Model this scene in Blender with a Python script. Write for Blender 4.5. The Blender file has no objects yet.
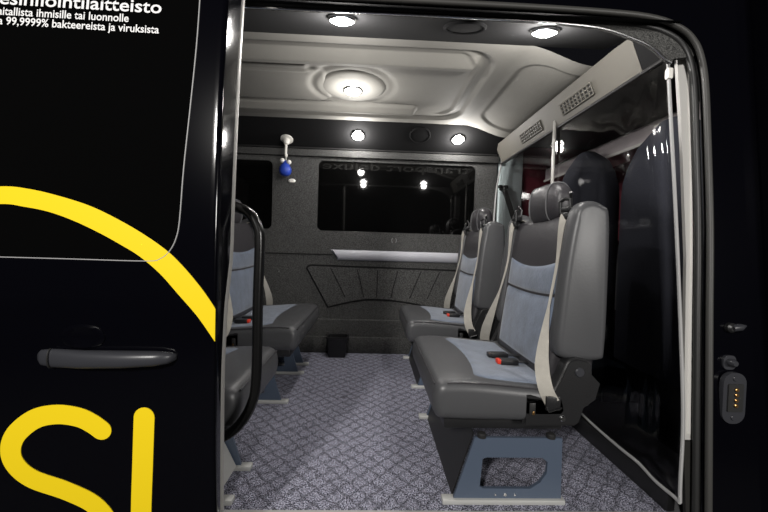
import bpy, bmesh, math, random
from mathutils import Vector, Matrix
random.seed(4)
S = bpy.context.scene
C = S.collection
PI = math.pi

# ------------------------------------------------------------------ materials
def new_mat(name):
    m = bpy.data.materials.new(name); m.use_nodes = True
    nt = m.node_tree
    return m, nt, nt.nodes['Principled BSDF']

def mat(name, col, rough=.5, metal=0., spec=.5, bump=None, var=None, coat=0., sheen=0.):
    """bump=(scale,strength)  var=(scale,amount): procedural colour variation"""
    m, nt, b = new_mat(name)
    b.inputs['Base Color'].default_value = (*col, 1)
    b.inputs['Roughness'].default_value = rough
    b.inputs['Metallic'].default_value = metal
    b.inputs['Specular IOR Level'].default_value = spec
    b.inputs['Coat Weight'].default_value = coat
    b.inputs['Coat Roughness'].default_value = .03
    b.inputs['Sheen Weight'].default_value = sheen
    tc = nt.nodes.new('ShaderNodeTexCoord')
    if bump:
        n = nt.nodes.new('ShaderNodeTexNoise'); n.inputs['Scale'].default_value = bump[0]; n.inputs['Detail'].default_value = 3
        bp = nt.nodes.new('ShaderNodeBump'); bp.inputs['Strength'].default_value = bump[1]; bp.inputs['Distance'].default_value = .004
        nt.links.new(tc.outputs['Object'], n.inputs['Vector'])
        nt.links.new(n.outputs['Fac'], bp.inputs['Height']); nt.links.new(bp.outputs['Normal'], b.inputs['Normal'])
    if var:
        n2 = nt.nodes.new('ShaderNodeTexNoise'); n2.inputs['Scale'].default_value = var[0]; n2.inputs['Detail'].default_value = 4
        r = nt.nodes.new('ShaderNodeValToRGB')
        a = var[1]
        r.color_ramp.elements[0].position = .3; r.color_ramp.elements[1].position = .7
        r.color_ramp.elements[0].color = (*[c*(1-a) for c in col], 1)
        r.color_ramp.elements[1].color = (*[min(1, c*(1+a)) for c in col], 1)
        nt.links.new(tc.outputs['Object'], n2.inputs['Vector'])
        nt.links.new(n2.outputs['Fac'], r.inputs['Fac']); nt.links.new(r.outputs['Color'], b.inputs['Base Color'])
    return m

def emis(name, col, st):
    m, nt, b = new_mat(name)
    b.inputs['Base Color'].default_value = (*col, 1)
    b.inputs['Emission Color'].default_value = (*col, 1); b.inputs['Emission Strength'].default_value = st
    return m

def film_mat(name, tint, rough, ior):
    m, nt, b = new_mat(name)
    nt.nodes.remove(b)
    out = nt.nodes['Material Output']
    tr = nt.nodes.new('ShaderNodeBsdfTransparent'); tr.inputs['Color'].default_value = (*tint, 1)
    gl = nt.nodes.new('ShaderNodeBsdfGlossy'); gl.inputs['Roughness'].default_value = rough
    gl.inputs['Color'].default_value = (.9, .9, .9, 1)
    fr = nt.nodes.new('ShaderNodeFresnel'); fr.inputs['IOR'].default_value = ior
    mx = nt.nodes.new('ShaderNodeMixShader')
    nt.links.new(fr.outputs[0], mx.inputs[0]); nt.links.new(tr.outputs[0], mx.inputs[1]); nt.links.new(gl.outputs[0], mx.inputs[2])
    nt.links.new(mx.outputs[0], out.inputs['Surface'])
    return m

def floor_carpet():
    m, nt, b = new_mat('floor_carpet'); N = nt.nodes.new; L = nt.links.new
    tc = N('ShaderNodeTexCoord')
    dn = N('ShaderNodeTexNoise'); dn.inputs['Scale'].default_value = 27; dn.inputs['Detail'].default_value = 2
    L(tc.outputs['Object'], dn.inputs['Vector'])
    ds = N('ShaderNodeVectorMath'); ds.operation = 'MULTIPLY_ADD'
    ds.inputs[1].default_value = (.05, .05, 0); L(dn.outputs['Color'], ds.inputs[0]); L(tc.outputs['Object'], ds.inputs[2])
    mp = N('ShaderNodeMapping'); mp.inputs['Rotation'].default_value = (0, 0, math.radians(45)); mp.inputs['Scale'].default_value = (18.5, 18.5, 18.5)
    L(ds.outputs[0], mp.inputs['Vector'])
    sx = N('ShaderNodeSeparateXYZ'); L(mp.outputs[0], sx.inputs[0])
    ds_ = []
    for k in ('X', 'Y'):
        pp = N('ShaderNodeMath'); pp.operation = 'PINGPONG'; pp.inputs[1].default_value = .5; L(sx.outputs[k], pp.inputs[0]); ds_.append(pp)
    mn = N('ShaderNodeMath'); mn.operation = 'MINIMUM'; L(ds_[0].outputs[0], mn.inputs[0]); L(ds_[1].outputs[0], mn.inputs[1])
    lr = N('ShaderNodeMapRange'); lr.inputs['From Min'].default_value = .0; lr.inputs['From Max'].default_value = .17
    lr.inputs['To Min'].default_value = .42; lr.inputs['To Max'].default_value = 1.0
    L(mn.outputs[0], lr.inputs[0])
    sp = N('ShaderNodeTexNoise'); sp.inputs['Scale'].default_value = 210; sp.inputs['Detail'].default_value = 2
    L(tc.outputs['Object'], sp.inputs['Vector'])
    cr = N('ShaderNodeValToRGB')
    e = cr.color_ramp.elements
    e[0].position = .40; e[0].color = (.020, .020, .034, 1); e[1].position = .68; e[1].color = (.66, .66, .80, 1)
    L(sp.outputs['Fac'], cr.inputs[0])
    mu = N('ShaderNodeMix'); mu.data_type = 'RGBA'; mu.blend_type = 'MULTIPLY'; mu.inputs[0].default_value = 1
    L(cr.outputs[0], mu.inputs[6]); L(lr.outputs[0], mu.inputs[7])
    L(mu.outputs[2], b.inputs['Base Color'])
    b.inputs['Roughness'].default_value = .95; b.inputs['Specular IOR Level'].default_value = .1
    bp = N('ShaderNodeBump'); bp.inputs['Strength'].default_value = .5; bp.inputs['Distance'].default_value = .004
    L(sp.outputs['Fac'], bp.inputs['Height']); L(bp.outputs[0], b.inputs['Normal'])
    return m

def fleck_carpet(name, lo, hi, scale=160):
    m, nt, b = new_mat(name); N = nt.nodes.new; L = nt.links.new
    tc = N('ShaderNodeTexCoord')
    sp = N('ShaderNodeTexNoise'); sp.inputs['Scale'].default_value = scale; sp.inputs['Detail'].default_value = 3
    L(tc.outputs['Object'], sp.inputs['Vector'])
    cr = N('ShaderNodeValToRGB'); e = cr.color_ramp.elements
    e[0].position = .35; e[0].color = (*lo, 1); e[1].position = .68; e[1].color = (*hi, 1)
    L(sp.outputs['Fac'], cr.inputs[0]); L(cr.outputs[0], b.inputs['Base Color'])
    b.inputs['Roughness'].default_value = .95; b.inputs['Specular IOR Level'].default_value = .1
    bp = N('ShaderNodeBump'); bp.inputs['Strength'].default_value = .4; bp.inputs['Distance'].default_value = .003
    L(sp.outputs['Fac'], bp.inputs['Height']); L(bp.outputs[0], b.inputs['Normal'])
    return m

M = dict(
    paint=mat('black_paint', (.0016, .0016, .0028), .12, coat=.2, spec=.3),
    glass=mat('black_glass', (.002, .002, .002), .04, spec=.35),
    yellow=mat('yellow_vinyl', (.90, .66, .012), .45, spec=.25),
    white_vinyl=mat('white_vinyl', (.8, .8, .8), .5),
    grey_rubber=mat('grey_rubber', (.045, .044, .041), .5),
    rubber=mat('black_rubber', (.02, .02, .02), .45),
    silver_edge=mat('silver_edge', (.40, .39, .37), .4, .2),
    handle=mat('handle_plastic', (.035, .036, .042), .35),
    plastic=mat('black_plastic', (.014, .014, .015), .38, bump=(300, .15)),
    leather=mat('grey_leather', (.068, .069, .073), .40, bump=(140, .05), spec=.55),
    leather2=mat('dark_leather', (.036, .034, .038), .42, bump=(140, .22), spec=.5),
    stitch=mat('stitching', (.13, .13, .135), .7),
    fabric=mat('blue_velour', (.108, .135, .188), .9, bump=(90, .25), var=(14, .22), sheen=.4, spec=.1),
    belt=mat('beige_webbing', (.38, .36, .32), .75, bump=(260, .2), var=(30, .08)),
    black_gloss=mat('black_gloss_paint', (.005, .005, .005), .25),
    metal=mat('chrome', (.7, .7, .7), .18, 1.),
    ped=mat('blue_grey_steel', (.075, .098, .14), .42, spec=.4),
    alu=mat('aluminium_rail', (.52, .52, .50), .45, .3),
    red=mat('red_button', (.75, .045, .02), .4),
    floor=floor_carpet(),
    wallc=fleck_carpet('wall_carpet', (.028, .028, .028), (.118, .118, .115)),
    headc=fleck_carpet('header_carpet', (.02, .02, .02), (.13, .13, .125), 240),
    panel=mat('black_headliner', (.013, .013, .0135), .9, bump=(200, .2), spec=.12),
    ceil=mat('grey_headliner', (.27, .262, .238), .75, bump=(40, .05), var=(5, .05)),
    rail=mat('beige_rail', (.115, .108, .092), .6),
    post=mat('white_post_paint', (.78, .765, .73), .5),
    teal=mat('pale_teal_paint', (.62, .72, .72), .45),
    trim=mat('satin_silver', (.44, .44, .48), .5, .1),
    hem=mat('grey_hem', (.36, .36, .36), .5),
    film=film_mat('clear_vinyl', (.80, .80, .81), .035, 1.42),
    lens=emis('lamp_lens', (1, .98, .95), 30),
    white=mat('white_plastic', (.75, .73, .68), .45),
    blue=mat('blue_plush', (.02, .06, .42), .5),
    cab=mat('cab_grey', (.14, .14, .145), .7),
    cabred=mat('dark_red_lining', (.22, .03, .05), .7),
    cabseat=mat('cab_seat_cloth', (.05, .053, .07), .8, bump=(120, .3)),
    shelf=mat('cab_shelf_beige', (.62, .56, .56), .5),
    asphalt=fleck_carpet('asphalt', (.02, .02, .02), (.05, .05, .05), 60),
    brass=mat('brass', (.45, .26, .10), .3, .9),
    decal=mat('faded_lettering', (.007, .007, .0065), .8, spec=.1),
    icon=mat('grey_sticker', (.22, .22, .22), .5),
)

# ------------------------------------------------------------------ mesh helpers
def link(name, bm, m, parent=None, smooth=True, ang=.7, sub=0):
    bmesh.ops.recalc_face_normals(bm, faces=bm.faces[:])
    me = bpy.data.meshes.new(name); bm.to_mesh(me); bm.free()
    me.materials.append(m)
    if smooth:
        me.polygons.foreach_set('use_smooth', [True]*len(me.polygons))
        me.set_sharp_from_angle(angle=ang)
    o = bpy.data.objects.new(name, me); C.objects.link(o)
    if parent: o.parent = parent
    if sub:
        s = o.modifiers.new('subdivision', 'SUBSURF'); s.levels = sub; s.render_levels = sub
    return o

def thing(name, label, cat, loc=(0, 0, 0), rz=0, group=None):
    o = bpy.data.objects.new(name, None); C.objects.link(o)
    o.empty_display_size = .05
    o.location = loc; o.rotation_euler = (0, 0, rz)
    return tag(o, label, cat, group)

def tag(o, label, cat, group=None):
    o['label'] = label; o['category'] = cat
    if group: o['group'] = group
    return o

def struct(o):
    o['kind'] = 'structure'; return o

def box(bm, c, s, r=0., seg=2, rot=None):
    g = bmesh.ops.create_cube(bm, size=1)
    vs = g['verts']
    bmesh.ops.scale(bm, vec=s, verts=vs)
    if r > 0:
        es = list({e for v in vs for e in v.link_edges})
        rr = bmesh.ops.bevel(bm, geom=es, offset=r, segments=seg, profile=.5, affect='EDGES')
        vs = list({v for f in rr['faces'] for v in f.verts} | {v for v in vs if v.is_valid})
    if rot is not None:
        bmesh.ops.rotate(bm, cent=(0, 0, 0), matrix=rot, verts=vs)
    bmesh.ops.translate(bm, vec=c, verts=vs)
    return vs

def loft(bm, rings, closed=True, caps=True):
    R = [[bm.verts.new(p) for p in r] for r in rings]
    n = len(R[0])
    for a, b in zip(R[:-1], R[1:]):
        for i in range(n if closed else n-1):
            j = (i+1) % n
            bm.faces.new((a[i], a[j], b[j], b[i]))
    if caps and closed:
        bm.faces.new(R[0][::-1]); bm.faces.new(R[-1])
    return R

def catmull(pts, n=6, closed=False):
    P = [Vector(p) for p in pts]; out = []; N = len(P)
    rng = range(N) if closed else range(N-1)
    for i in rng:
        if closed: a, b, c, d = P[i-1], P[i], P[(i+1) % N], P[(i+2) % N]
        else: a, b, c, d = P[max(i-1, 0)], P[i], P[i+1], P[min(i+2, N-1)]
        for k in range(n):
            t = k/n
            out.append(.5*((2*b)+(c-a)*t+(2*a-5*b+4*c-d)*t*t+(3*b-a-3*c+d)*t**3))
    if not closed: out.append(P[-1])
    return out

def tube(bm, pts, r, n=10, up=(0, 0, 1)):
    P = [Vector(p) for p in pts]; rings = []
    prev = None
    for i, p in enumerate(P):
        t = (P[min(i+1, len(P)-1)]-P[max(i-1, 0)]).normalized()
        if prev is None:
            u = Vector(up)
            if abs(u.dot(t)) > .95: u = Vector((1, 0, 0)) if abs(t.x) < .9 else Vector((0, 1, 0))
            a = (u-t*u.dot(t)).normalized()
        else:
            a = (prev-t*prev.dot(t)).normalized()
        prev = a; b = t.cross(a)
        rr = r[i] if isinstance(r, (list, tuple)) else r
        rings.append([p+(a*math.cos(2*PI*k/n)+b*math.sin(2*PI*k/n))*rr for k in range(n)])
    loft(bm, rings)

def ribbon(bm, pts, wd, w, t=.0022):
    """flat strap: wd = width direction(s), w = width(s)"""
    P = [Vector(p) for p in pts]; rings = []
    for i, p in enumerate(P):
        tg = (P[min(i+1, len(P)-1)]-P[max(i-1, 0)]).normalized()
        d = Vector(wd[i] if isinstance(wd[0], (list, tuple, Vector)) else wd)
        d = (d-tg*d.dot(tg)).normalized(); nn = tg.cross(d)
        ww = w[i] if isinstance(w, (list, tuple)) else w
        rings.append([p+d*ww/2+nn*t/2, p-d*ww/2+nn*t/2, p-d*ww/2-nn*t/2, p+d*ww/2-nn*t/2])
    loft(bm, rings)

def poly_fill(bm, loops, fn):
    """fill 2-D outline loops (first outer, rest holes); fn maps (u,v)->3-D.  returns faces"""
    es = []
    for lp in loops:
        vs = [bm.verts.new(fn(u, v)) for u, v in lp]
        es += [bm.edges.new((vs[i], vs[(i+1) % len(vs)])) for i in range(len(vs))]
    g = bmesh.ops.triangle_fill(bm, use_beauty=True, use_dissolve=False, edges=es)
    return [f for f in g['geom'] if isinstance(f, bmesh.types.BMFace)]

def prism(bm, loops, fn, vec):
    fs = poly_fill(bm, loops, fn)
    g = bmesh.ops.extrude_face_region(bm, geom=fs)
    bmesh.ops.translate(bm, vec=vec, verts=[v for v in g['geom'] if isinstance(v, bmesh.types.BMVert)])

def rrect(x0, z0, x1, z1, r, n=6):
    out = []
    for cx, cz, a0 in ((x1-r, z1-r, 0), (x0+r, z1-r, 90), (x0+r, z0+r, 180), (x1-r, z0+r, 270)):
        for k in range(n+1):
            a = math.radians(a0+90*k/n); out.append((cx+r*math.cos(a), cz+r*math.sin(a)))
    return out

def disc(bm, c, r, h, axis=(0, 0, 1), n=28, bev=0.):
    """short cylinder with rounded rim, base at c growing along axis"""
    ax = Vector(axis).normalized(); q = ax.to_track_quat('Z', 'Y')
    prof = [(r, 0), (r, h-bev), (r-bev, h)] if bev else [(r, 0), (r, h)]
    loft(bm, [[Vector(c)+q @ Vector((rr*math.cos(2*PI*k/n), rr*math.sin(2*PI*k/n), hh)) for k in range(n)] for rr, hh in prof])

def lathe(bm, c, prof, axis=(0, 0, 1), n=28, sy=1., caps=True):
    ax = Vector(axis).normalized(); q = ax.to_track_quat('Z', 'Y')
    loft(bm, [[Vector(c)+q @ Vector((rr*math.cos(2*PI*k/n), sy*rr*math.sin(2*PI*k/n), hh)) for k in range(n)] for rr, hh in prof], caps=caps)

def interp(tab, x):
    if x <= tab[0][0]: return tab[0][1]
    for (a, b), (c, d) in zip(tab[:-1], tab[1:]):
        if x <= c: return b+(d-b)*(x-a)/(c-a)
    return tab[-1][1]

def offset_profile(prof, d):
    """shrink a closed 2-D profile by d towards its core"""
    xs = [p[0] for p in prof]; zs = [p[1] for p in prof]
    m = min(max(xs)-min(xs), max(zs)-min(zs))*.44
    x0, x1, z0, z1 = min(xs)+m, max(xs)-m, min(zs)+m, max(zs)-m
    out = []
    for x, z in prof:
        c = Vector((min(max(x, x0), x1), min(max(z, z0), z1))); v = Vector((x, z))-c
        q = c+v*max(.02, 1-d/max(v.length, 1e-6)); out.append((q.x, q.y))
    return out

def pillow(bm, prof, y0, y1, r, n=5):
    """profile in (x,z) swept along y with rounded ends of radius r"""
    dense = [(p.x, p.y) for p in catmull([(a, b, 0) for a, b in prof], 4, True)]
    st = []
    for k in range(n+1):
        a = PI/2*k/n; st.append((y0+r*(1-math.sin(a)), r*(1-math.cos(a))))
    st = st[::-1]
    st += [(y0+r+(y1-y0-2*r)*k/6, 0) for k in range(1, 6)]
    for k in range(n+1):
        a = PI/2*k/n; st.append((y1-r*(1-math.sin(a)), r*(1-math.cos(a))))
    # first block runs from the inside outwards: order by y
    st.sort(key=lambda q: q[0])
    loft(bm, [[(x, y, z) for x, z in offset_profile(dense, d)] for y, d in st])

# ------------------------------------------------------------------ camera
cam = bpy.data.cameras.new('camera'); co = bpy.data.objects.new('camera', cam); C.objects.link(co)
cam.sensor_width = 36; cam.lens = 350/768*36; cam.clip_start = .02
yaw, pit, roll = math.atan(12/350), math.atan(9/350), .03
Fw = Vector((math.sin(yaw)*math.cos(pit), math.cos(yaw)*math.cos(pit), -math.sin(pit)))
R0 = Vector((math.cos(yaw), -math.sin(yaw), 0)); U0 = R0.cross(Fw)
Rv = R0*math.cos(roll)+U0*math.sin(roll); Uv = U0*math.cos(roll)-R0*math.sin(roll)
co.matrix_world = Matrix(((Rv.x, Uv.x, -Fw.x, 0), (Rv.y, Uv.y, -Fw.y, 0), (Rv.z, Uv.z, -Fw.z, .9), (0, 0, 0, 1)))
S.camera = co

# ------------------------------------------------------------------ setting: van interior shell
def plane_grid(bm, fn, nu, nv):
    V = [[bm.verts.new(fn(i/nu, j/nv)) for j in range(nv+1)] for i in range(nu+1)]
    for i in range(nu):
        for j in range(nv): bm.faces.new((V[i][j], V[i+1][j], V[i+1][j+1], V[i][j+1]))

bm = bmesh.new(); box(bm, (-.27, 2.085, -.02), (2.66, 1.83, .04)); struct(link('floor', bm, M['floor'], smooth=False))
bm = bmesh.new(); box(bm, (0, 0, -.68), (16, 14, .1)); struct(link('ground', bm, M['asphalt'], smooth=False))
bm = bmesh.new(); box(bm, (-.2, 1.155, -.008), (2.5, .035, .02), .004); struct(link('trim_1', bm, M['alu']))          # sill strip
bm = bmesh.new(); box(bm, (-.3, 1.08, -.33), (3.2, .10, .62), .01); struct(link('trim_2', bm, M['paint']))          # sill below the opening

WY = 2.97
# far wall with two window openings
bm = bmesh.new()
hole1 = rrect(-.475, 1.018, .866, 1.61, .045)
hole2 = rrect(-1.62, 1.02, -.848, 1.595, .045)
outer = [(-1.75, .27), (1.045, .27), (1.045, 1.70), (-1.75, 1.70)]
prism(bm, [outer, hole1, hole2], lambda u, v: (u, WY, v), (0, .035, 0))
struct(link('wall_far', bm, M['wallc'], ang=.5))
def window(name, r, glass_y):
    f = bmesh.new()
    x0, z0, x1, z1 = r
    outl = [Vector((u, WY+.012, v)) for u, v in rrect(x0, z0, x1, z1, .045)]
    tube(f, outl+[outl[0]], .006, 6)
    w = struct(link(name, f, M['rubber']))
    g = bmesh.new(); prism(g, [rrect(x0-.02, z0-.02, x1+.02, z1+.02, .05)], lambda u, v: (u, glass_y, v), (0, .006, 0))
    link('pane', g, M['glass'], w)
    return w
w1 = window('window_1', (-.475, 1.018, .866, 1.61), WY+.02)
w2 = window('window_2', (-1.62, 1.02, -.848, 1.595), WY+.02)
# ledge, dark recess and plinth under the far wall
bm = bmesh.new(); box(bm, (-.35, 2.955, .205), (2.8, .02, .14)); struct(link('trim_3', bm, M['wallc'], smooth=False))
bm = bmesh.new(); box(bm, (-.35, 2.945, .068), (2.8, .05, .136), .008); struct(link('baseboard_far', bm, M['wallc']))
bm = bmesh.new(); tube(bm, [(-1.7, 2.965, .272), (1.0, 2.965, .272)], .008, 8); struct(link('trim_4', bm, M['wallc']))
# dividing groove left of the silver bar
bm = bmesh.new(); box(bm, (-1.03, 2.968, .822), (1.4, .008, .008)); struct(link('trim_5', bm, M['panel'], smooth=False))
# embossed lower panel with pleats
bm = bmesh.new()
up = catmull([(-.36, .378, 0), (-.18, .425, 0), (.0, .452, 0), (.25, .44, 0), (.5, .40, 0), (.70, .36, 0)], 5)
lo_ = [(p.x, p.y) for p in up]
pan = [(-.545, .705), (-.53, .722), (-.505, .728), (.74, .715), (.74, .34)]+lo_[::-1]
prism(bm, [pan], lambda u, v: (u, WY-.012, v), (0, .015, 0))
bmesh.ops.bevel(bm, geom=[e for e in bm.edges if len(e.link_faces) == 2 and e.calc_face_angle(0) > .5 and abs(e.verts[0].co.y-e.verts[1].co.y) < .001 and e.verts[0].co.y < WY-.008], offset=.006, segments=2, affect='EDGES')
pn = struct(link('trim_6', bm, M['wallc']))
bm = bmesh.new()
g_ = [Vector((u, WY-.002, v)) for u, v in pan]
tube(bm, g_+[g_[0]], .008, 6)
link('groove', bm, M['panel'], pn)
bm = bmesh.new()
for xa, xb in ((-.34, -.22), (-.12, -.06), (.05, .05), (.22, .17), (.42, .33), (.58, .48)):
    tube(bm, [(xa, WY-.0135, .70), ((xa+xb)/2, WY-.0135, .59), (xb, WY-.0135, .47)], .003, 6)
link('pleat', bm, M['panel'], pn)
# second embossed panel, left
bm = bmesh.new()
prism(bm, [[(-1.7, .70), (-.80, .70), (-.775, .68), (-.78, .65), (-.95, .36), (-1.7, .36)]], lambda u, v: (u, WY-.008, v), (0, .012, 0))
struct(link('trim_7', bm, M['wallc']))
# silver bar
bm = bmesh.new()
rings = []
for x, s in ((-.35, 0), (-.30, 0), (.2, 0), (.80, 0)):
    rr = []
    for k in range(13):
        a = PI*k/12-PI/2
        z = .823+.043*math.sin(a)
        xx = x
        if x == -.35: xx = -.35+.06*(.866-z)/.086
        if x == -.30: xx = -.33+.06*(.866-z)/.086
        rr.append((xx, WY-(.004 if x == -.35 else .026*math.cos(a)+.004), z))
    rings.append(rr+[(rr[-1][0], WY+.004, .866), (rr[0][0], WY+.004, .78)])
loft(bm, rings); struct(link('trim_8', bm, M['trim']))

# wall_left behind the forward-facing seats, with a headed top
bm = bmesh.new(); box(bm, (-1.72, 2.1, .85), (.04, 1.9, 1.75)); struct(link('wall_left', bm, M['wallc'], smooth=False))

# ceiling ------------------------------------------------------------------
def sstep(a, b, x):
    t = max(0., min(1., (x-a)/(b-a))); return t*t*(3-2*t)
def rr_sdf(x, y, x0, y0, x1, y1, r):
    cx_, cy_ = (x0+x1)/2, (y0+y1)/2
    dx, dy = abs(x-cx_)-(x1-x0)/2+r, abs(y-cy_)-(y1-y0)/2+r
    return math.hypot(max(dx, 0), max(dy, 0))+min(max(dx, dy), 0)-r
def zc(x, y):
    z = 1.85
    d = rr_sdf(x, y, -2.2, 1.69, .60, 2.60, .16)
    z += .022*(1-sstep(-.02, .012, d))                       # big recess
    d2 = rr_sdf(x, y, -2.2, 1.735, .53, 2.54, .13)
    z -= .014*math.exp(-(d2/.014)**2)*sstep(.40, .50, x)
    lin = lambda a, b, t: max(0., min(1., (t-a)/(b-a)))
    z -= .040*lin(1.755, 1.822, y)*(1-lin(1.850, 1.872, y))*(1-sstep(.49, .53, x))
    z += .020*lin(1.850, 1.872, y)*(1-lin(1.885, 1.905, y))*(1-sstep(.24, .29, x))
    z -= .018*lin(1.885, 1.91, y)*(1-lin(1.93, 2.0, y))*(1-sstep(-.40, -.36, x))
    z -= .042*lin(2.41, 2.47, y)*(1-lin(2.485, 2.50, y))*(1-sstep(.25, .29, x))
    z += .014*lin(2.395, 2.41, y)*(1-lin(2.41, 2.43, y))*(1-sstep(.25, .29, x))
    z -= .012*(1-sstep(-.01, .015, rr_sdf(x, y, -2.2, 1.96, -.30, 2.36, .05)))
    z += .012*math.exp(-((math.hypot((x+.145), (y-2.164))-.245)/.022)**2)*(1 if x < -.15 else .6)
    d3 = rr_sdf(x, y, .74, 1.72, 1.3, 2.56, .14)
    z += .014*(1-sstep(-.02, .015, d3))
    z -= .082*sstep(.68, 1.01, x)
    return z
bm = bmesh.new()
plane_grid(bm, lambda u, v: (-1.75+2.80*u, 1.615+1.07*v, zc(-1.75+2.80*u, 1.615+1.07*v)), 300, 240)
struct(link('ceiling', bm, M['ceil'], ang=1.2))
# dark sloping roof sides
bm = bmesh.new(); plane_grid(bm, lambda u, v: (-1.75+2.80*u, 1.19+.435*v, 1.708+.143*v), 2, 2)
struct(link('ceiling_near', bm, M['panel'], smooth=False))
bm = bmesh.new(); plane_grid(bm, lambda u, v: (-1.75+2.80*u, 2.675+.305*v, 1.852-.157*v), 2, 2)
struct(link('ceiling_far', bm, M['panel'], smooth=False))
bm = bmesh.new(); box(bm, (-.35, 2.955, 1.664), (2.8, .035, .058), .008); struct(link('trim_9', bm, M['wallc']))
bm = bmesh.new(); tube(bm, [(-1.7, 2.94, 1.702), (1.03, 2.94, 1.702)], .007, 8); struct(link('trim_10', bm, M['rubber']))

# rail above the partition ---------------------------------------------------
def rail_pt(y, t): return (1.0+.058*t, y, 1.768-.141*t)
bm = bmesh.new()
def rail_t(y): return max(0, (1.768-(1.700+(y-1.19)*.329))/.141)
loft(bm, [[rail_pt(y, rail_t(y)), rail_pt(y, 1), (1.085, y, 1.627), (1.085, y, 1.768-.141*rail_t(y))] for y in (1.38, 1.47, 1.6, 1.8, 2.3, 2.90)])
rl = struct(link('trim_11', bm, M['rail'], ang=.4))
bm = bmesh.new()
loft(bm, [[rail_pt(y, rail_t(y)), rail_pt(y, 1), (1.085, y, 1.627), (1.085, y, 1.768-.141*rail_t(y))] for y in (1.255, 1.378)])
link('end_cover', bm, M['panel'], rl, smooth=False)
bm = bmesh.new(); tube(bm, [rail_pt(1.28, 1.01), rail_pt(2.92, 1.01)], .008, 8); link('lower_edge', bm, M['rubber'], rl)
def vent(y0, y1, label):
    t = thing('air_vent', label, 'vent', (1.03, (y0+y1)/2, 1.69))
    L = Vector((1.03, (y0+y1)/2, 1.69))
    nrm = Vector((-.141, 0, -.058)).normalized(); down = Vector((.058, 0, -.141)).normalized()
    base = Vector(rail_pt(0, .55))
    def q(y, s, h): v = Vector((base.x, y, base.z))+down*s+nrm*h; return v-L
    b = bmesh.new()
    prism(b, [rrect(y0, -.028, y1, .028, .006)], lambda u, v: q(u, v, .0015), nrm*.002)
    link('backing', b, M['plastic'], t)
    b = bmesh.new(); n = int((y1-y0)/.028)
    for i in range(n+1):
        y = y0+(y1-y0)*i/n
        tube(b, [q(y, -.028, .005), q(y, .028, .005)], .0045, 6)
    for k in range(4):
        s = -.028+.0187*k
        tube(b, [q(y0, s, .005), q(y1, s, .005)], .0045, 6)
    link('grille', b, M['rail'], t)
vent(1.66, 1.93, 'nearer beige air vent grille in the rail above the clear curtain')
vent(2.17, 2.46, 'farther beige air vent grille, beyond the curtain post top')

# partition curtain ----------------------------------------------------------
def Yb(z): return 1.04+.1*z
def hem_z(y): return interp([(1.0, .085), (1.15, .082), (1.3, .10), (1.45, .098), (1.6, .105), (1.75, .12), (2.0, .10), (3, .10)], y)
pc = thing('partition_curtain', 'clear vinyl curtain closing off the driver cab behind the right-hand seats', 'curtain', (1.06, 2.0, 0))
O = Vector((1.06, 2.0, 0))
def film_pt(u, v):
    zt = 1.62
    ya = Yb(.1+1.5*v)+.055
    y = ya+(2.925-ya)*u
    z0 = hem_z(y); z = z0+(zt-z0)*v
    d = y-ya
    amp = .0075*math.exp(-d/.10)+.0006*math.exp(-d/.5)*(1-v*.6)
    x = 1.06+amp*math.sin(d*40+1.2*math.sin(z*2.3))+.0035*math.sin(z*1.7+y*2.1)
    x += -.02*math.exp(-((v)/.12)**2)*math.exp(-d/.5)
    if u > .94: x -= .03*((u-.94)/.06)**2*(1-v)
    return Vector((x, y, z))
bm = bmesh.new(); plane_grid(bm, lambda u, v: film_pt(u, v)-O, 160, 60); link('film', bm, M['film'], pc, ang=3)
bm = bmesh.new(); tube(bm, [film_pt(i/60, 0)-O for i in range(61)], .0065, 8); link('hem', bm, M['hem'], pc)
bm = bmesh.new(); tube(bm, [film_pt(0, i/40)-O for i in range(41)], .0055, 8); link('hem', bm, M['hem'], pc)
bm = bmesh.new(); tube(bm, catmull([(1.095-1.06, .928, 1.74), (1.062-1.06, .928, 1.62), (1.03-1.06, .926, 1.40), (1.02-1.06, .925, 1.2), (1.01-1.06, .925, .9)], 6), .007, 8); link('edge_cord', bm, M['hem'], pc)
bm = bmesh.new(); box(bm, (-.014, .035, .88), (.012, .022, 1.58), .004); link('support_post', bm, M['silver_edge'], pc)
bm = bmesh.new(); box(bm, (-.008, Yb(1.55)+.05-2.0, 1.555), (.02, .02, .04), .006); link('clip', bm, M['white'], pc)
bm = bmesh.new(); box(bm, (1.075, 2.06, .04), (.03, 1.78, .08), .006); struct(link('baseboard_right', bm, M['plastic']))

# white pillar behind the opening's front edge
bm = bmesh.new()
rings = []
for z in (-.02, .275, .28, .9, 1.30, 1.625):
    xr = interp([(.27, 1.09), (1.1, 1.135), (1.6, 1.14)], z)
    rings.append([(xr-.022-.022*max(0, (z-.9)/.7), Yb(z)+.062, z), (xr+.03, Yb(z)+.062, z), (xr+.03, Yb(z)+.085, z), (xr-.012-.022*max(0, (z-.9)/.7), Yb(z)+.085, z)])
up_, dn_ = rings[2:], rings[:2]
loft(bm, up_); wp = struct(link('wall_right', bm, M['post'], ang=.5))
bm = bmesh.new(); loft(bm, dn_); link('lower_cover', bm, M['grey_rubber'], wp)
bm = bmesh.new()
tube(bm, [(interp([(.27, 1.09), (1.1, 1.135), (1.6, 1.14)], z)-.004, Yb(z)+.061, z) for z in (.3, .6, .9, 1.2, 1.57)], .005, 8)
link('bead', bm, M['post'], wp)

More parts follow.
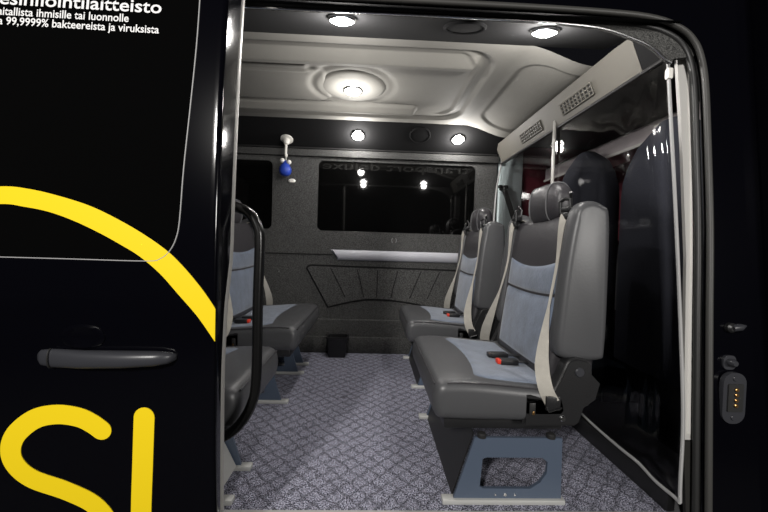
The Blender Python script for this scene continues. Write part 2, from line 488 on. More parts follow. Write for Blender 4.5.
# body frame of the door opening ----------------------------------------------
def opening(off):
    pts = []
    for z in (-.3, -.1, .14, .4, .7, 1.0, 1.3, 1.5): pts.append((1.142-.05*max(0, 1.1-z)+off, z))
    for x, z in ((1.130, 1.60), (1.106, 1.658), (1.06, 1.70), (.97, 1.732), (.80, 1.745), (.4, 1.749), (-.2, 1.745), (-.9, 1.735), (-1.7, 1.725)):
        a = math.atan2(z-1.5, x-.9) if x > .9 else PI/2
        pts.append((x+off*math.cos(a), z+off*math.sin(a)))
    return pts
for k, (off, dy, r, mt) in enumerate(((-.018, .03, .011, 'rubber'), (-.002, .004, .010, 'grey_rubber'))):
    bm = bmesh.new(); P2 = catmull([(x, Yb(z)+dy, z) for x, z in opening(off)], 4)
    tube(bm, P2, r, 10); struct(link('trim_%d' % (12+k), bm, M[mt]))
bm = bmesh.new()
o1 = [(p.x, p.z) for p in catmull([(x, 0, z) for x, z in opening(0)], 4)]
prism(bm, [o1+[(-1.7, 2.7), (1.31, 2.7), (1.31, -.3)]], lambda u, v: (u, Yb(v), v), (0, .03, 0))
struct(link('wall_near', bm, M['paint'], ang=.5))
bm = bmesh.new()
loft(bm, [[(1.315, Yb(z)-.05, z), (2.6, Yb(z)-.05, z), (2.6, Yb(z)+.05, z), (1.315, Yb(z)+.05, z)] for z in (-.4, .5, 1.2, 2.7)])
struct(link('door_1', bm, M['paint'], ang=.5))
# carpeted header inside the opening
bm = bmesh.new()
le = catmull([(-1.7, 0, 1.706), (-.44, 0, 1.711), (.42, 0, 1.714), (.70, 0, 1.708), (.82, 0, 1.695), (.93, 0, 1.66), (.985, 0, 1.632), (1.02, 0, 1.600), (1.045, 0, 1.585)], 5)
prism(bm, [[(p.x, p.z) for p in le]+[(1.05, 1.60), (1.14, 1.615), (1.16, 1.80), (-1.7, 1.80)]], lambda u, v: (u, Yb(v)+.028, v), (0, .015, 0))
hd = struct(link('trim_14', bm, M['headc'], ang=.5))
bm = bmesh.new(); tube(bm, [(p.x, Yb(p.z)+.030, p.z) for p in le], .0045, 8); link('edging', bm, M['metal'], hd)

# things on the front pillar --------------------------------------------------
t = thing('contact_plate', 'dark oblong contact plate with four brass pins on the black pillar', 'contact plate', (1.176, Yb(.45), .45))
bm = bmesh.new(); prism(bm, [rrect(-.038, -.085, .038, .08, .034)], lambda u, v: (u, -.012, v), (0, .014, 0)); link('plate', bm, M['handle'], t)
bm = bmesh.new(); prism(bm, [rrect(-.024, -.045, .026, .045, .004)], lambda u, v: (u, -.016, v), (0, .006, 0)); link('inset', bm, M['rubber'], t)
for i in range(4):
    bm = bmesh.new(); disc(bm, (.001, -.017, .027-.017*i), .0065, .004, (0, -1, 0), 14, .002); link('pin', bm, M['brass'], t)
for z in (-.065, .062):
    bm = bmesh.new(); disc(bm, (.0, -.012, z), .009, .003, (0, -1, 0), 14, .001); link('screw', bm, M['handle'], t)
t = thing('guide_knob', 'small grey round knob just above the contact plate', 'knob', (1.172, Yb(.555), .557))
bm = bmesh.new(); prism(bm, [rrect(-.021, -.022, .021, .024, .015)], lambda u, v: (u, -.006, v), (0, .008, 0)); link('base', bm, M['handle'], t)
bm = bmesh.new(); lathe(bm, (0, -.006, .003), [(.012, 0), (.013, .012), (.008, .02)], (0, -1, 0)); link('knob', bm, M['handle'], t)
t = thing('door_striker', 'black pointed door catch on the pillar above the grey knob', 'door catch', (1.19, Yb(.67), .67))
bm = bmesh.new(); lathe(bm, (-.01, 0, 0), [(.016, 0), (.016, .012), (.010, .018)], (0, -1, 0)); link('base', bm, M['plastic'], t)
bm = bmesh.new(); tube(bm, [(-.01, -.012, 0), (.012, -.016, .004), (.035, -.012, .008)], [.012, .012, .003], 10); link('hook', bm, M['handle'], t)

# ------------------------------------------------------------------ cab seen through the curtain
bm = bmesh.new(); box(bm, (1.9, 2.05, -.02), (1.6, 1.9, .04)); struct(link('floor_cab', bm, M['cab'], smooth=False))
bm = bmesh.new(); box(bm, (1.7, 2.12, 1.80), (1.25, 1.68, .03)); struct(link('ceiling_cab', bm, M['cab'], smooth=False))
bm = bmesh.new(); box(bm, (1.165, 2.99, .9), (.21, .04, 1.75), .01); struct(link('wall_far_cab', bm, M['teal']))
bm = bmesh.new()
prism(bm, [[(1.275, -.05), (2.6, -.05), (2.6, 1.8), (1.275, 1.8)]], lambda u, v: (u, 2.985, v), (0, .03, 0))
struct(link('door_2', bm, M['cabred'], smooth=False))
bm = bmesh.new(); box(bm, (2.35, 2.05, .5), (.5, 1.85, 1.0), .05); struct(link('dashboard', bm, M['cab']))
bm = bmesh.new(); box(bm, (1.86, 2.08, 1.40), (.03, 1.8, .80)); struct(link('wall_front_cab', bm, M['cabred'], smooth=False))
t = thing('overhead_shelf', 'pale overhead shelf high in the driver cab behind the clear curtain', 'shelf', (1.55, 2.08, 1.55))
bm = bmesh.new(); box(bm, (0, 0, 0), (.2, 1.75, .11), .02, 3); link('shelf_body', bm, M['shelf'], t)
bm = bmesh.new(); box(bm, (-.10, 0, -.05), (.02, 1.74, .02), .006); link('lip', bm, M['white'], t)
def cab_seat(name, y0, y1, top, label, x):
    cy_ = (y0+y1)/2
    t = thing(name, label, 'seat', (x, cy_, 0), 0, 'seats in the driver cab')
    hw = (y1-y0)/2
    bm = bmesh.new(); rings = []
    for k in range(15):
        v = k/14; z = .35+(top-.35-.0)*v
        w = hw*(1 if v < .72 else math.sqrt(max(.02, 1-((v-.72)/.285)**2))); th = .07*(1 if v < .8 else 1-.5*(v-.8)/.2)
        rings.append([(th*math.copysign(abs(math.cos(a))**.5, math.cos(a)), w*math.copysign(abs(math.sin(a))**.5, math.sin(a)), z) for a in [2*PI*i/28 for i in range(28)]])
    loft(bm, rings); link('backrest', bm, M['cabseat'], t, ang=1.2)
    bm = bmesh.new(); box(bm, (.24, 0, .42), (.5, hw*1.9, .16), .05, 3); link('cushion', bm, M['cabseat'], t)
    bm = bmesh.new(); box(bm, (.22, 0, .17), (.36, hw*1.4, .34), .02); link('base', bm, M['plastic'], t)
cab_seat('driver_seat', 1.95, 2.50, 1.54, 'dark driver seat seen through the curtain beyond the pole', 1.36)
cab_seat('front_seat', 1.30, 1.84, 1.52, 'dark front passenger seat behind the curtain near its rippled edge', 1.36)
t = thing('cab_seat_belt', 'black seat belt hanging on the pale teal pillar in the cab', 'seat belt', (1.09, 2.96, 1.43))
bm = bmesh.new(); box(bm, (0.005, -.012, .01), (.085, .02, .028), .006); box(bm, (.005, -.014, -.014), (.06, .03, .02), .006); link('guide', bm, M['plastic'], t)
bm = bmesh.new(); ribbon(bm, [(.01, -.025, -.01), (.05, -.028, -.12), (.10, -.03, -.26), (.15, -.035, -.55)], (1, .15, .3), .046); link('webbing', bm, M['plastic'], t)

# ------------------------------------------------------------------ lamps
def spot(loc, energy, size=165, r=.03, aim=(0, 0, -1), kind='SPOT', col=(1, .965, .93)):
    l = bpy.data.lights.new('lamp_light', kind); l.energy = energy; l.color = col
    if kind in ('SPOT', 'POINT'): l.shadow_soft_size = r
    if kind == 'SPOT': l.spot_size = math.radians(size); l.spot_blend = .15
    o = bpy.data.objects.new('lamp_light', l); C.objects.link(o); o.location = loc
    o.rotation_euler = Vector(aim).to_track_quat('-Z', 'Y').to_euler()
    return o
nN = Vector((0, .143, -.435)).normalized()     # normal of near roof side, pointing down/in
nF = Vector((0, -.157, -.305)).normalized()
def downlight(x, y, z, n, label, energy):
    t = thing('downlight', label, 'ceiling light', (x, y, z), 0, 'small round downlights')
    b = bmesh.new(); lathe(b, (0, 0, 0), [(.055, 0), (.056, .006), (.052, .011), (.046, .012), (.044, .004)], n, 32, caps=False); link('bezel', b, M['metal'], t)
    b = bmesh.new(); lathe(b, (0, 0, 0), [(.045, .006), (.043, .013), (.028, .020), (.004, .022)], n, 32); link('lens', b, M['lens'], t)
    p = Vector((x, y, z))+n*.06
    spot(p, energy, kind='POINT')
E_N, E_F, E_C = 10.5, 8.5, 5.5
downlight(-.14, 1.352, 1.761, nN, 'bright round downlight in the near black roof side, left of the pair', E_N)
downlight(.65, 1.37, 1.767, nN, 'bright round downlight in the near black roof side, close to the curtain', E_N)
downlight(-.139, 2.81, 1.783, nF, 'round downlight in the far roof side above the window middle', E_F)
downlight(.662, 2.809, 1.783, nF, 'round downlight in the far roof side above the window right end', E_F)
t = thing('dome_lamp', 'round lamp in a wide shallow dish at the middle of the grey ceiling', 'ceiling light', (-.145, 2.164, zc(-.145, 2.164)))
b = bmesh.new(); lathe(b, (0, 0, .01), [(.20, 0), (.196, .014), (.175, .024), (.12, .026), (.075, .022), (.06, .02)], (0, 0, -1), 48, caps=False); link('dish', b, M['ceil'], t, ang=1.2)
b = bmesh.new(); lathe(b, (0, 0, -.02), [(.062, 0), (.06, .008), (.052, .012), (.047, .006)], (0, 0, -1), 32, caps=False); link('bezel', b, M['metal'], t)
b = bmesh.new(); lathe(b, (0, 0, -.02), [(.048, .008), (.042, .020), (.02, .027), (.004, .028)], (0, 0, -1), 32); link('lens', b, M['lens'], t)
spot((-.145, 2.164, 1.70), E_C, kind='POINT', r=.035)

for (x, y, z, n, lab) in ((.338, 1.385, 1.772, nN, 'black oval speaker grille in the near roof side'), (.352, 2.786, 1.795, nF, 'black oval speaker grille between the two far downlights')):
    t = thing('speaker_grille', lab, 'speaker', (x, y, z), 0, 'roof speaker grilles')
    b = bmesh.new(); lathe(b, (0, 0, 0), [(.085, -.002), (.085, .004), (.078, .009), (.072, .006)], n, 36, caps=False); link('rim', b, M['panel'], t)
    b = bmesh.new(); lathe(b, (0, 0, 0), [(.074, .003), (.05, .006), (.005, .008)], n, 36); link('mesh_cover', b, M['panel'], t)

# small things on the far wall --------------------------------------------------
t = thing('ceiling_hook', 'white plastic hook with round base on the far roof side', 'hook', (-.714, 2.877, 1.752))
b = bmesh.new(); lathe(b, (0, 0, 0), [(.05, 0), (.05, .010), (.028, .018), (.026, .04), (.014, .06)], nF, 24); link('base', b, M['white'], t)
b = bmesh.new(); tube(b, catmull([(0, -.02, -.05), (.0, -.024, -.12), (.0, -.012, -.145), (.0, -.002, -.13)], 5), .010, 8); link('stem', b, M['white'], t)
t = thing('hanging_ornament', 'small blue round ornament with white ears hanging from the white hook', 'ornament', (-.714, 2.862, 1.545))
b = bmesh.new(); tube(b, [(0, 0, .065), (0, 0, .02)], .003, 6); link('string', b, M['white'], t)
b = bmesh.new(); lathe(b, (-.004, 0, -.10), [(.006, 0), (.028, .006), (.043, .022), (.049, .045), (.047, .066), (.036, .088), (.022, .104), (.014, .122), (.004, .128)], (0, 0, 1), 24); link('body', b, M['blue'], t, ang=1.2)
for sx in (-1, 1):
    b = bmesh.new(); bmesh.ops.create_uvsphere(b, u_segments=14, v_segments=10, radius=.019); bmesh.ops.translate(b, vec=(sx*.027, -.01, .018-.006*sx), verts=b.verts[:]); link('ear', b, M['white'], t)
t = thing('wall_button', 'small oval grey button on the carpeted pillar between the windows', 'button', (-.687, WY, 1.43))
b = bmesh.new(); lathe(b, (0, 0, 0), [(.030, -.002), (.030, .006), (.024, .012), (.01, .014)], (0, -1, 0), 28, sy=.6); link('cap', b, M['white'], t)
t = thing('wall_sticker', 'small grey pair of bracket marks on the wall under the window', 'sticker', (.183, WY, .957))
for sx in (-1, 1):
    b = bmesh.new(); tube(b, [(sx*(.010+.010*math.cos(a)), -.001, .017*math.sin(a)) for a in [PI*k/8-PI/2 for k in range(9)]], .0045, 8); link('bracket_mark', b, M['icon'], t)

t = thing('waste_bin', 'small open black waste bin on the floor against the far wall', 'bin', (-.26, 2.85, 0))
b = bmesh.new()
def sq(w, d, z, r=.015): return [(x, y, z) for x, y in rrect(-w/2, -d/2, w/2, d/2, r, 4)]
loft(b, [sq(.135, .10, 0), sq(.165, .115, .155), sq(.157, .107, .155), sq(.13, .092, .008)]); link('body', b, M['plastic'], t)
b = bmesh.new(); loft(b, [sq(.168, .118, .148), sq(.180, .125, .150), sq(.180, .125, .164), sq(.157, .107, .164), sq(.157, .107, .148)], caps=False); link('rim', b, M['plastic'], t)

# ------------------------------------------------------------------ seats
ZT = [(-.50, .412), (-.40, .416), (-.30, .424), (-.15, .436), (-.06, .436), (-.02, .426)]
XF = [(.40, -.435), (.46, -.440), (.60, -.456), (.75, -.476), (.86, -.488), (1.0, -.508), (1.035, -.525)]
def make_seat(label, loc, rz, hw, plates, group, ywing=None):
    t = thing('passenger_seat', label, 'seat', loc, rz, group)
    # cushion
    b = bmesh.new()
    prof = [(-.48, .30), (-.25, .293), (-.05, .295), (-.012, .312), (.0, .355), (-.004, .40), (-.022, .427), (-.06, .436), (-.15, .436), (-.30, .424), (-.40, .416), (-.48, .413)]
    pillow(b, prof, -hw, hw, .038)
    cu = link('cushion', b, M['leather'], t, ang=1.3)
    b = bmesh.new()
    ye = hw-.045
    def ins(u, v):
        y = -ye+2*ye*u
        k = abs(y)/ye
        xf = -.150-.040*(1-k**2)-(.06*max(0, (k-.86)/.14)**2)
        x = xf+(-.462-xf)*v
        z = interp(ZT, x)+.0045*min(1, min(u, 1-u)*22, v*14+.0)+.002*math.sin(y*9)*v
        return (x, y, z-.0005)
    plane_grid(b, ins, 40, 20); link('fabric_insert', b, M['fabric'], cu, ang=2)
    for sy in (-1, 1):
        b = bmesh.new()
        tube(b, [(x, sy*(hw-.012), interp(ZT, x)-.006) for x in (-.46, -.4, -.3, -.2, -.1, -.05)], .0035, 6)
        link('seam', b, M['leather2'], cu)
    b = bmesh.new(); tube(b, [(-.008, y*(hw-.03), .418) for y in (-1, -.5, 0, .5, 1)], .003, 6); link('seam', b, M['leather2'], cu)
    b = bmesh.new(); box(b, (-.27, 0, .272), (.44, hw*1.72, .05), .008); link('seat_pan', b, M['plastic'], t)
    # backrest
    iw = hw-.095
    b = bmesh.new()
    prof = [(-.60, .41), (-.44, .41), (-.456, .60), (-.488, .86), (-.508, .99), (-.528, 1.038), (-.565, 1.050), (-.605, 1.035), (-.620, .98), (-.618, .7)]
    pillow(b, prof, -iw-.03, iw+.03, .03)
    ba = link('backrest', b, M['leather2'], t, ang=1.3)
    def back(z0f, z1f, nm):
        b = bmesh.new()
        def fn(u, v):
            y = -iw*.97+2*iw*.97*u; k = y/iw
            z = z0f(k)+(z1f(k)-z0f(k))*v
            e = min(1, min(u, 1-u)*16, min(v, 1-v)*9)
            return (interp(XF, z)+.0015+.0075*math.sqrt(max(0, e))+.006*math.sin(PI*u)*math.sin(PI*v), y, z)
        plane_grid(b, fn, 30, 16); link(nm, b, M['fabric'], ba, ang=2)
    back(lambda k: .738-.012*(1-k*k), lambda k: .835+.035*k*k, 'fabric_panel')
    back(lambda k: .435, lambda k: .730-.012*(1-k*k), 'fabric_panel')
    for sy in (-1, 1):
        b = bmesh.new()
        prof = [(-.60, .512), (-.47, .518), (-.442, .56), (-.448, .68), (-.462, .85), (-.482, 1.0), (-.50, 1.065), (-.545, 1.088), (-.595, 1.074), (-.620, 1.03), (-.626, .8), (-.624, .56)]
        y0, y1 = sorted((sy*(iw+.005), sy*(hw-.018)))
        pillow(b, prof, y0, y1, .026)
        wg = link('side_bolster', b, M['leather'], ba, ang=1.3)
        b = bmesh.new()
        pp = catmull([(x, sy*(hw-.0235), z) for x, z in ((-.468, .57), (-.475, .70), (-.488, .86), (-.507, 1.0), (-.530, 1.055), (-.56, 1.068), (-.60, 1.06))], 4)
        tube(b, pp, .003, 6); link('seam', b, M['stitch'], wg)
    # headrest
    b = bmesh.new(); rings = []
    for k in range(17):
        a = -PI/2+PI*k/16
        s = math.copysign(abs(math.sin(a))**.78, math.sin(a)); cs = max(abs(math.cos(a))**.62, .08)
        rings.append([(-.556+.056*cs*math.copysign(abs(math.cos(q))**.75, math.cos(q)), .138*s-.010*(1 if rz else -1), 1.110+.090*cs*math.copysign(abs(math.sin(q))**.75, math.sin(q))) for q in [2*PI*i/28 for i in range(28)]])
    loft(b, rings); hr = link('headrest', b, M['leather2'], t, ang=1.3)
    for sy in (-1, 1):
        b = bmesh.new()
        tube(b, [(-.556+.0535*math.copysign(abs(math.cos(q))**.75, math.cos(q)), sy*.078-.010*(1 if rz else -1), 1.110+.0870*math.copysign(abs(math.sin(q))**.75, math.sin(q))) for q in [2*PI*i/28 for i in range(29)]], .0028, 6)
        link('seam', b, M['stitch'], hr)
    for sy in (-1, 1):
        b = bmesh.new(); tube(b, [(-.560, sy*.07, 1.0), (-.558, sy*.07, 1.06)], .007, 8); link('headrest_post', b, M['metal'], hr)
    # recliner covers
    for sy in (-1, 1):
        pl = [(-.322, .402), (-.345, .404), (-.375, .395), (-.402, .385), (-.425, .41), (-.455, .475), (-.47, .512), (-.485, .524), (-.51, .528), (-.545, .520), (-.562, .50), (-.565, .47), (-.54, .345), (-.525, .295), (-.51, .284), (-.33, .281), (-.322, .29)]
        b = bmesh.new()
        prism(b, [pl], lambda u, v: (u, sy*hw-.0, v), (0, -sy*.045, 0))
        bmesh.ops.bevel(b, geom=[e for e in b.edges if len(e.link_faces) == 2 and e.calc_face_angle(0) > .6 and abs(e.verts[0].co.y-sy*hw) < .001 and abs(e.verts[1].co.y-sy*hw) < .001], offset=.008, segments=3, affect='EDGES')
        rc = link('recliner_cover', b, M['plastic'], t, ang=.6)
        b = bmesh.new(); disc(b, (-.516, sy*(hw-.001), .478), .017, .006, (0, sy, 0), 22, .003); link('pivot_cap', b, M['handle'], rc)
        b = bmesh.new(); disc(b, (-.462, sy*(hw-.001), .313), .011, .007, (0, sy, 0), 18, .003); link('bolt', b, M['metal'], rc)
        b = bmesh.new(); box(b, (-.352, sy*(hw+.0005), .345), (.022, .006, .045), .003); link('slot', b, M['rubber'], rc)
        b = bmesh.new(); box(b, (-.355, sy*(hw+.002), .332), (.010, .006, .012), .002); link('catch', b, M['brass'], rc)
        b = bmesh.new()
        prism(b, [[(-.53, .30), (-.61, .36), (-.625, .42), (-.595, .45), (-.55, .46)]], lambda u, v: (u, sy*(hw-.05), v), (0, -sy*.02, 0)); link('rear_bracket', b, M['plastic'], rc)
    # belts
    for sy in (-1, 1):
        y = lambda v: sy*(v+hw-.335)
        pts = catmull([(-.555, y(.236), 1.045), (-.510, y(.236), 1.056), (-.484, y(.238), 1.015), (-.47, y(.237), .85), (-.44, y(.25), .70), (-.412, y(.278), .58), (-.395, y(.305), .49), (-.396, y(.335), .42), (-.415, y(.348), .375)], 6)
        n = len(pts)
        ws, wd = [], []
        for i, p in enumerate(pts):
            f = i/(n-1)
            ws.append(interp([(0, .036), (.22, .034), (.36, .012), (.50, .009), (.64, .036), (.75, .048), (1, .050)], f))
            a = interp([(0, .1), (.2, .35), (.35, .4), (.5, .7), (.7, 1.0), (1, 1.2)], f)
            wd.append(Vector((-math.sin(a)*(1 if rz else -1), math.cos(a), 0)))
        b = bmesh.new(); ribbon(b, pts, wd, ws, .0022); be = link('seat_belt', b, M['belt'], t)
        b = bmesh.new()
        box(b, (-.418, y(.348), .372), (.052, .012, .050), .004, 2, None); link('belt_anchor', b, M['plastic'], be)
        b = bmesh.new(); tube(b, [(-.392, y(.356), .36), (-.40, y(.357), .346), (-.445, y(.357), .360)], .003, 6); link('anchor_wire', b, M['metal'], be)
        b = bmesh.new()
        box(b, (-.506, y(.236), 1.062), (.034, .060, .020), .005)
        tube(b, [(-.492, y(.208), 1.05), (-.490, y(.206), 1.092), (-.500, y(.222), 1.104), (-.506, y(.248), 1.098), (-.500, y(.264), 1.06)], .007, 8)
        tube(b, [(-.520, y(.226), 1.06), (-.525, y(.220), 1.105), (-.512, y(.236), 1.128)], .006, 8)
        box(b, (-.496, y(.236), 1.036), (.016, .050, .030), .004)
        link('belt_guide', b, M['plastic'], t)
    # buckles
    for (x, y, a, red) in ((-.335, .10 if rz else -.70*hw, .3, True), (-.325, .015 if rz else -.48*hw, -.1, False)):
        rot = Matrix.Rotation(a, 3, 'Z')
        z = interp(ZT, x)+.016
        b = bmesh.new(); box(b, (x-.02, y, z), (.075, .040, .022), .005, 2, None); bk = link('buckle', b, M['plastic'], t)
        b = bmesh.new(); box(b, (x+.020, y, z+.001), (.020, .033, .018), .003); link('release_button', b, M['red'] if red else M['plastic'], bk)
        b = bmesh.new(); ribbon(b, [(x-.055, y, z), (x-.09, y, z), (x-.14, y, z-.01)], (0, 1, 0), .03, .004); link('buckle_strap', b, M['plastic'], bk)
    # pedestal
    for py in plates:
        b = bmesh.new()
        out_ = [(-.068-.012, 0), (-.155, .236), (-.47, .236), (-.474, 0)]
        hole = [(-.185, .160), (-.178, .06), (-.19, .053), (-.36, .053), (-.395, .075), (-.418, .11), (-.42, .150), (-.40, .165), (-.20, .165)]
        prism(b, [out_, hole], lambda u, v: (u, py-.006, v), (0, .012, 0))
        pd = link('pedestal_plate', b, M['ped'], t, ang=.5)
        b = bmesh.new(); box(b, (-.265, py, .009), (.44, .034, .018), .003); link('floor_rail', b, M['alu'], pd)
        for dx in (-.235, -.27, -.305):
            for sgn in (-1, 1):
                b = bmesh.new(); disc(b, (dx, py+sgn*.006, .032), .006 if dx == -.27 else .0035, .004, (0, sgn, 0), 12, .001); link('screw', b, M['metal'], pd)
        for dx in (-.18, -.43):
            b = bmesh.new(); disc(b, (dx, py, .236), .016, .016, (0, 0, 1), 14, .004); link('mount', b, M['rubber'], pd)
    return t

rp = (-.325+.018, .30)
make_seat('rear-facing grey leather seat with blue velour nearest the doorway, right side', (.228, 1.535, 0), PI, .335, (-.29, .32), 'seats with their backs to the cab')
make_seat('rear-facing grey seat with blue velour by the far window, behind the nearest right seat', (.232, 2.525, 0), PI, .325, (-.29, .30), 'seats with their backs to the cab')
nl = make_seat('forward-facing grey seat partly hidden by the sliding door and black handrail, front left', (-.41, 1.366, 0), 0, .248, (-.161, .024), 'forward-facing seats on the left')
make_seat('forward-facing grey seat with blue velour against the far wall on the left', (-.405, 2.38, 0), 0, .415, (-.40, .05, .235), 'forward-facing seats on the left')
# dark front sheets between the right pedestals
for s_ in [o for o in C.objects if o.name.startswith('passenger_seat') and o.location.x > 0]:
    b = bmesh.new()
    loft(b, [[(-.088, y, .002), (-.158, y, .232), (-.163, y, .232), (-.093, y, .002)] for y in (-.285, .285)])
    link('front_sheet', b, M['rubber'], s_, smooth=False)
b = bmesh.new(); loft(b, [[(-.10, y, .02), (-.17, y, .16), (-.185, y, .16), (-.12, y, .02)] for y in (-.141, .009)]); link('bracket', b, M['alu'], nl, smooth=False)

# handrail round the front-left seat
t = thing('grab_rail', 'curved black tubular handrail at the doorway beside the front left seat', 'handrail', (-.34, 1.075, 0))
pts = [(x*1.044, 1.075, .9+(z-.9)*1.044) for x, z in ((-.80, .93), (-.62, .985), (-.46, 1.012), (-.397, 1.003), (-.357, .984), (-.333, .944), (-.327, .90), (-.329, .73), (-.329, .50), (-.342, .424), (-.376, .364), (-.425, .326), (-.52, .290), (-.70, .27))]
b = bmesh.new(); tube(b, [p-Vector((-.34, 1.075, 0)) for p in catmull(pts, 6)], .0155, 14); link('tube', b, M['black_gloss'], t, ang=1.2)
b = bmesh.new(); box(b, (-.20, .02, .27), (.05, .06, .04), .008); link('clamp', b, M['plastic'], t)

# ------------------------------------------------------------------ sliding door
def SY(z): return interp([(.1, .052), (.55, .060), (.72, .074), (.86, .106), (1.53, .112), (1.8, .115)], z)
def DY(z): return .912+.028*((z-.75)/.7)**2
sd = thing('sliding_door', 'black van sliding door with yellow arc and letters, slid open on the left', 'door', (-.398, .912, 0))
SO = Vector((-.398, .912, 0))
def dp(x, z, off=0.): return Vector((x, DY(z)-off, z))-SO
b = bmesh.new()
zs = [-.42+2.2*k/40 for k in range(41)]
rings = []
def sec(z):
    y = DY(z); xe = -.398
    th = SY(z)+.012
    o = [(-1.75, y), (-1.2, y), (-.8, y), (-.5, y), (-.44, y), (-.42, y)]
    for k in range(7):
        a = PI/2*k/6; o.append((xe-.012+.012*math.sin(a), y+.012*(1-math.cos(a))))
    o += [(xe, y+th-.035), (xe-.02, y+th-.03), (xe-.02, y+th), (-1.75, y+th)]
    return [Vector((x, yy, z))-SO for x, yy in o]
loft(b, [sec(z) for z in zs]); link('body_panel', b, M['paint'], sd, ang=.5)
b = bmesh.new(); tube(b, [Vector((-.413, DY(z)+SY(z), z))-SO for z in zs], .0145, 12); link('edge_seal', b, M['silver_edge'], sd, ang=1.2)
b = bmesh.new(); tube(b, [Vector((-.425, DY(z)+SY(z)+.012, z))-SO for z in zs], .010, 10); link('inner_seal', b, M['rubber'], sd, ang=1.2)
# window pane
wl = [(-.468, 1.78), (-.468, 1.53), (-.470, 1.395), (-.478, 1.237), (-.488, 1.082), (-.494, .953), (-.502, .905), (-.518, .872), (-.54, .853), (-.575, .846), (-.752, .846), (-.935, .846), (-1.7, .846)]
wl = [(p.x, p.y) for p in catmull([(a, c, 0) for a, c in wl], 4)]
b = bmesh.new()
n = len(wl)
ys = [1.78-.934*k/30 for k in range(31)]
def right_x(z):
    best = -.468
    for (a, c), (d, e) in zip(wl[:-1], wl[1:]):
        if min(c, e) <= z <= max(c, e) and abs(e-c) > 1e-6: best = a+(d-a)*(z-c)/(e-c); break
    return best
zz = [.8465, .848, .851, .855, .86, .867, .876, .89, .91, .94]+[.97+.81*k/16 for k in range(17)]
rows = [[dp(-1.7, z, .0012), dp(right_x(z)-.001, z, .0012), dp(right_x(z)-.001, z, -.004), dp(-1.7, z, -.004)] for z in zz]
loft(b, rows); link('window_pane', b, M['glass'], sd, ang=.5)
b = bmesh.new(); tube(b, [dp(x, z, .0006) for x, z in wl], .0016, 6); link('window_seal', b, M['hem'], sd)
# graphics
def strip(outer, inner, nm, m, lift=.0016):
    b = bmesh.new()
    A = catmull([(x, z, 0) for x, z in outer], 6); B = catmull([(x, z, 0) for x, z in inner], 6)
    k = len(A)
    B2 = [B[int(round(i*(len(B)-1)/(k-1)))] if False else B[0] for i in range(k)]
    # resample inner to the outer's count
    def at(L, f):
        q = f*(len(L)-1); i = min(int(q), len(L)-2); return L[i].lerp(L[i+1], q-i)
    rows = []
    for i in range(k):
        f = i/(k-1); p, q = at(A, f), at(B, f)
        rows.append([dp(p.x, p.y, lift), dp((p.x+q.x)/2, (p.y+q.y)/2, lift), dp(q.x, q.y, lift), dp(q.x, q.y, -.001), dp(p.x, p.y, -.001)])
    loft(b, rows); return link(nm, b, m, sd, ang=.5)
strip([(-1.35, .90), (-1.20, .965), (-1.08, 1.003), (-.94, 1.023), (-.866, 1.019), (-.793, 1.004), (-.718, .982), (-.653, .953), (-.587, .917), (-.526, .876), (-.483, .836), (-.442, .789), (-.413, .75), (-.399, .727)],
      [(-1.33, .86), (-1.19, .918), (-1.07, .962), (-.938, .979), (-.877, .974), (-.816, .963), (-.754, .942), (-.692, .914), (-.641, .887), (-.592, .858), (-.54, .815), (-.492, .762), (-.443, .706), (-.399, .643)], 'yellow_arc', M['yellow'])
def stroke(cl, w, nm):
    P2 = catmull([(x, z, 0) for x, z in cl], 8)
    left, right = [], []
    m = len(P2)
    for i, p in enumerate(P2):
        t_ = (P2[min(i+1, m-1)]-P2[max(i-1, 0)]).normalized(); nn = Vector((-t_.y, t_.x, 0))
        left.append(p+nn*w/2); right.append(p-nn*w/2)
    # rounded ends
    def cap(p, t_):
        a0 = math.atan2(t_.y, t_.x)
        return [p+Vector((math.cos(a0+PI/2-PI*k/10), math.sin(a0+PI/2-PI*k/10), 0))*w/2 for k in range(1, 10)]
    loop = left+cap(P2[-1], (P2[-1]-P2[-2]).normalized())+right[::-1]+cap(P2[0], (P2[0]-P2[1]).normalized())
    b = bmesh.new(); fs = poly_fill(b, [[(q.x, q.y) for q in loop]], lambda u, v: dp(u, v, .0016))
    g = bmesh.ops.extrude_face_region(b, geom=fs); bmesh.ops.translate(b, vec=(0, .0026, 0), verts=[v for v in g['geom'] if isinstance(v, bmesh.types.BMVert)])
    return link(nm, b, M['yellow'], sd, ang=.5)
stroke([(-.687, .404), (-.711, .422), (-.745, .438), (-.798, .4445), (-.852, .432), (-.899, .393), (-.916, .350), (-.906, .308), (-.865, .270), (-.78, .237), (-.713, .200), (-.680, .150), (-.690, .095), (-.735, .05), (-.80, .035), (-.87, .055), (-.905, .085)], .051, 'letter')
stroke([(-.578, .440), (-.584, .31), (-.591, .179), (-.596, .03)], .0525, 'letter')
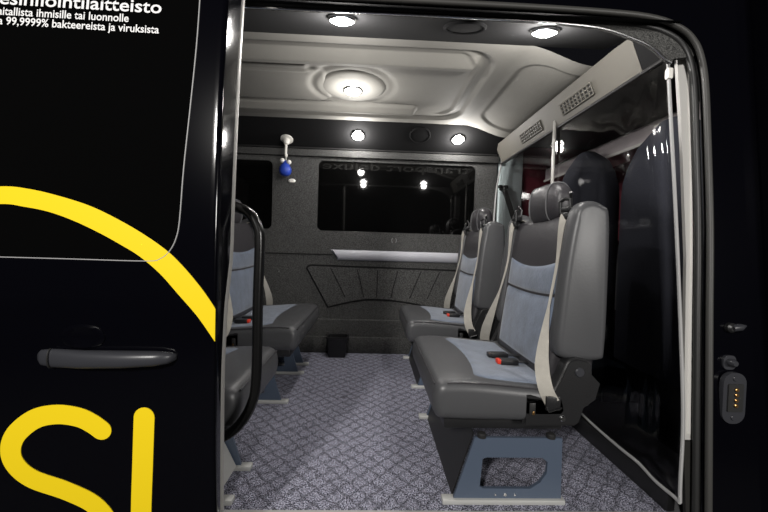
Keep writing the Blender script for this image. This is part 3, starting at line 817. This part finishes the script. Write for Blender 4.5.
# lettering on the glass
def text_mesh(body, bold=.0, spacing=1.):
    cu = bpy.data.curves.new('txt', 'FONT'); cu.body = body; cu.size = 1; cu.offset = bold; cu.space_character = spacing; cu.extrude = .0
    cu.resolution_u = 3
    o = bpy.data.objects.new('txt', cu); C.objects.link(o)
    bpy.context.view_layer.update()
    me = bpy.data.meshes.new_from_object(o.evaluated_get(bpy.context.evaluated_depsgraph_get()))
    bpy.data.objects.remove(o); bpy.data.curves.remove(cu)
    return me
def put_text(body, xr, width_ref, ref, zr, slope, height, nm, mt, parent, fn, bold=.012, flip=1):
    """right end at xr; the substring ref spans width_ref; baseline zr at right end"""
    me = text_mesh(body, bold); mr = text_mesh(ref, bold)
    wr = max(v.co.x for v in mr.vertices)-min(v.co.x for v in mr.vertices)
    s = width_ref/wr
    hmax = max(v.co.y for v in mr.vertices)
    sy = height/hmax
    xmax = max(v.co.x for v in me.vertices)
    for v in me.vertices:
        x = (v.co.x-xmax)*s
        v.co = fn(xr+flip*x, zr+v.co.y*sy-slope*x)
    me.materials.clear(); me.materials.append(mt)
    bpy.data.meshes.remove(mr)
    o = bpy.data.objects.new(nm, me); C.objects.link(o); o.parent = parent
    return o
gl_ = lambda u, v: dp(u, v, .0022)
def pw(px): return px
put_text('desinfiointilaitteisto', -.563, .405, 'esinfiointilaitteisto', 1.487, .008, .034, 'lettering', M['white_vinyl'], sd, gl_)
put_text('haitallista ihmisille tai luonnolle', -.644, .313, 'itallista ihmisille tai luonnolle', 1.4595, .007, .0208, 'lettering', M['white_vinyl'], sd, gl_)
put_text('aa 99,9999% bakteereista ja viruksista', -.566, .381, '99,9999% bakteereista ja viruksista', 1.433, .009, .0208, 'lettering', M['white_vinyl'], sd, gl_)
# door handle
h = bmesh.new()
rings = []
for x, z, hz, dpth in ((-.842, .594, .010, .006), (-.83, .594, .020, .014), (-.80, .594, .024, .020), (-.72, .594, .0235, .034), (-.62, .597, .022, .040), (-.54, .600, .019, .036), (-.51, .601, .015, .026), (-.496, .602, .008, .012)):
    rings.append([dp(x, z+hz*math.copysign(abs(math.sin(a))**.8, math.sin(a)), dpth*(.5+.5*math.cos(a))-.003) for a in [2*PI*k/20 for k in range(20)]])
loft(h, rings); hd_ = link('door_handle', h, M['handle'], sd, ang=1.2)
h = bmesh.new(); tube(h, [dp(-.803, .594+.0245*math.sin(a), .021*(.5+.5*math.cos(a))-.001) for a in [2*PI*k/20 for k in range(21)]], .0018, 6); link('joint_ring', h, M['rubber'], hd_)
h = bmesh.new(); lathe(h, dp(-.73, .648, -.002), [(.055, 0), (.055, .004), (.045, .007), (.03, .004)], (0, -1, 0), 28, sy=.6); link('grip_recess', h, M['paint'], sd)

# mirrored lettering on the outside of the big window, read from inside
put_text('transport deluxe', -.44, 1.25, 'transport deluxe', 1.545, 0, .066, 'lettering', M['decal'], w1, lambda u, v: Vector((u, WY+.0185, v)), .01, -1)

# ------------------------------------------------------------------ light from outside and world
for lx, lz, sx_, en in ((2.6, 1.5, 1.0, 70), (-1.32, 2.4, .3, 135)):
    l = bpy.data.lights.new('garage_lamp', 'AREA'); l.shape = 'RECTANGLE'; l.size = sx_; l.size_y = .5; l.energy = en; l.color = (1, .97, .93)
    o = bpy.data.objects.new('garage_lamp', l); C.objects.link(o); o.location = (lx, -2.2, lz)
    o.rotation_euler = (Vector((-.1, 1.1, .8))-Vector((lx, -2.2, lz))).to_track_quat('-Z', 'Y').to_euler()
w = bpy.data.worlds.new('night'); S.world = w; w.use_nodes = True
w.node_tree.nodes['Background'].inputs[0].default_value = (.02, .02, .025, 1); w.node_tree.nodes['Background'].inputs[1].default_value = .25

S.view_settings.view_transform = 'Standard'; S.view_settings.look = 'None'; S.view_settings.gamma = 1
S.view_settings.use_curve_mapping = False; S.view_settings.exposure = 0
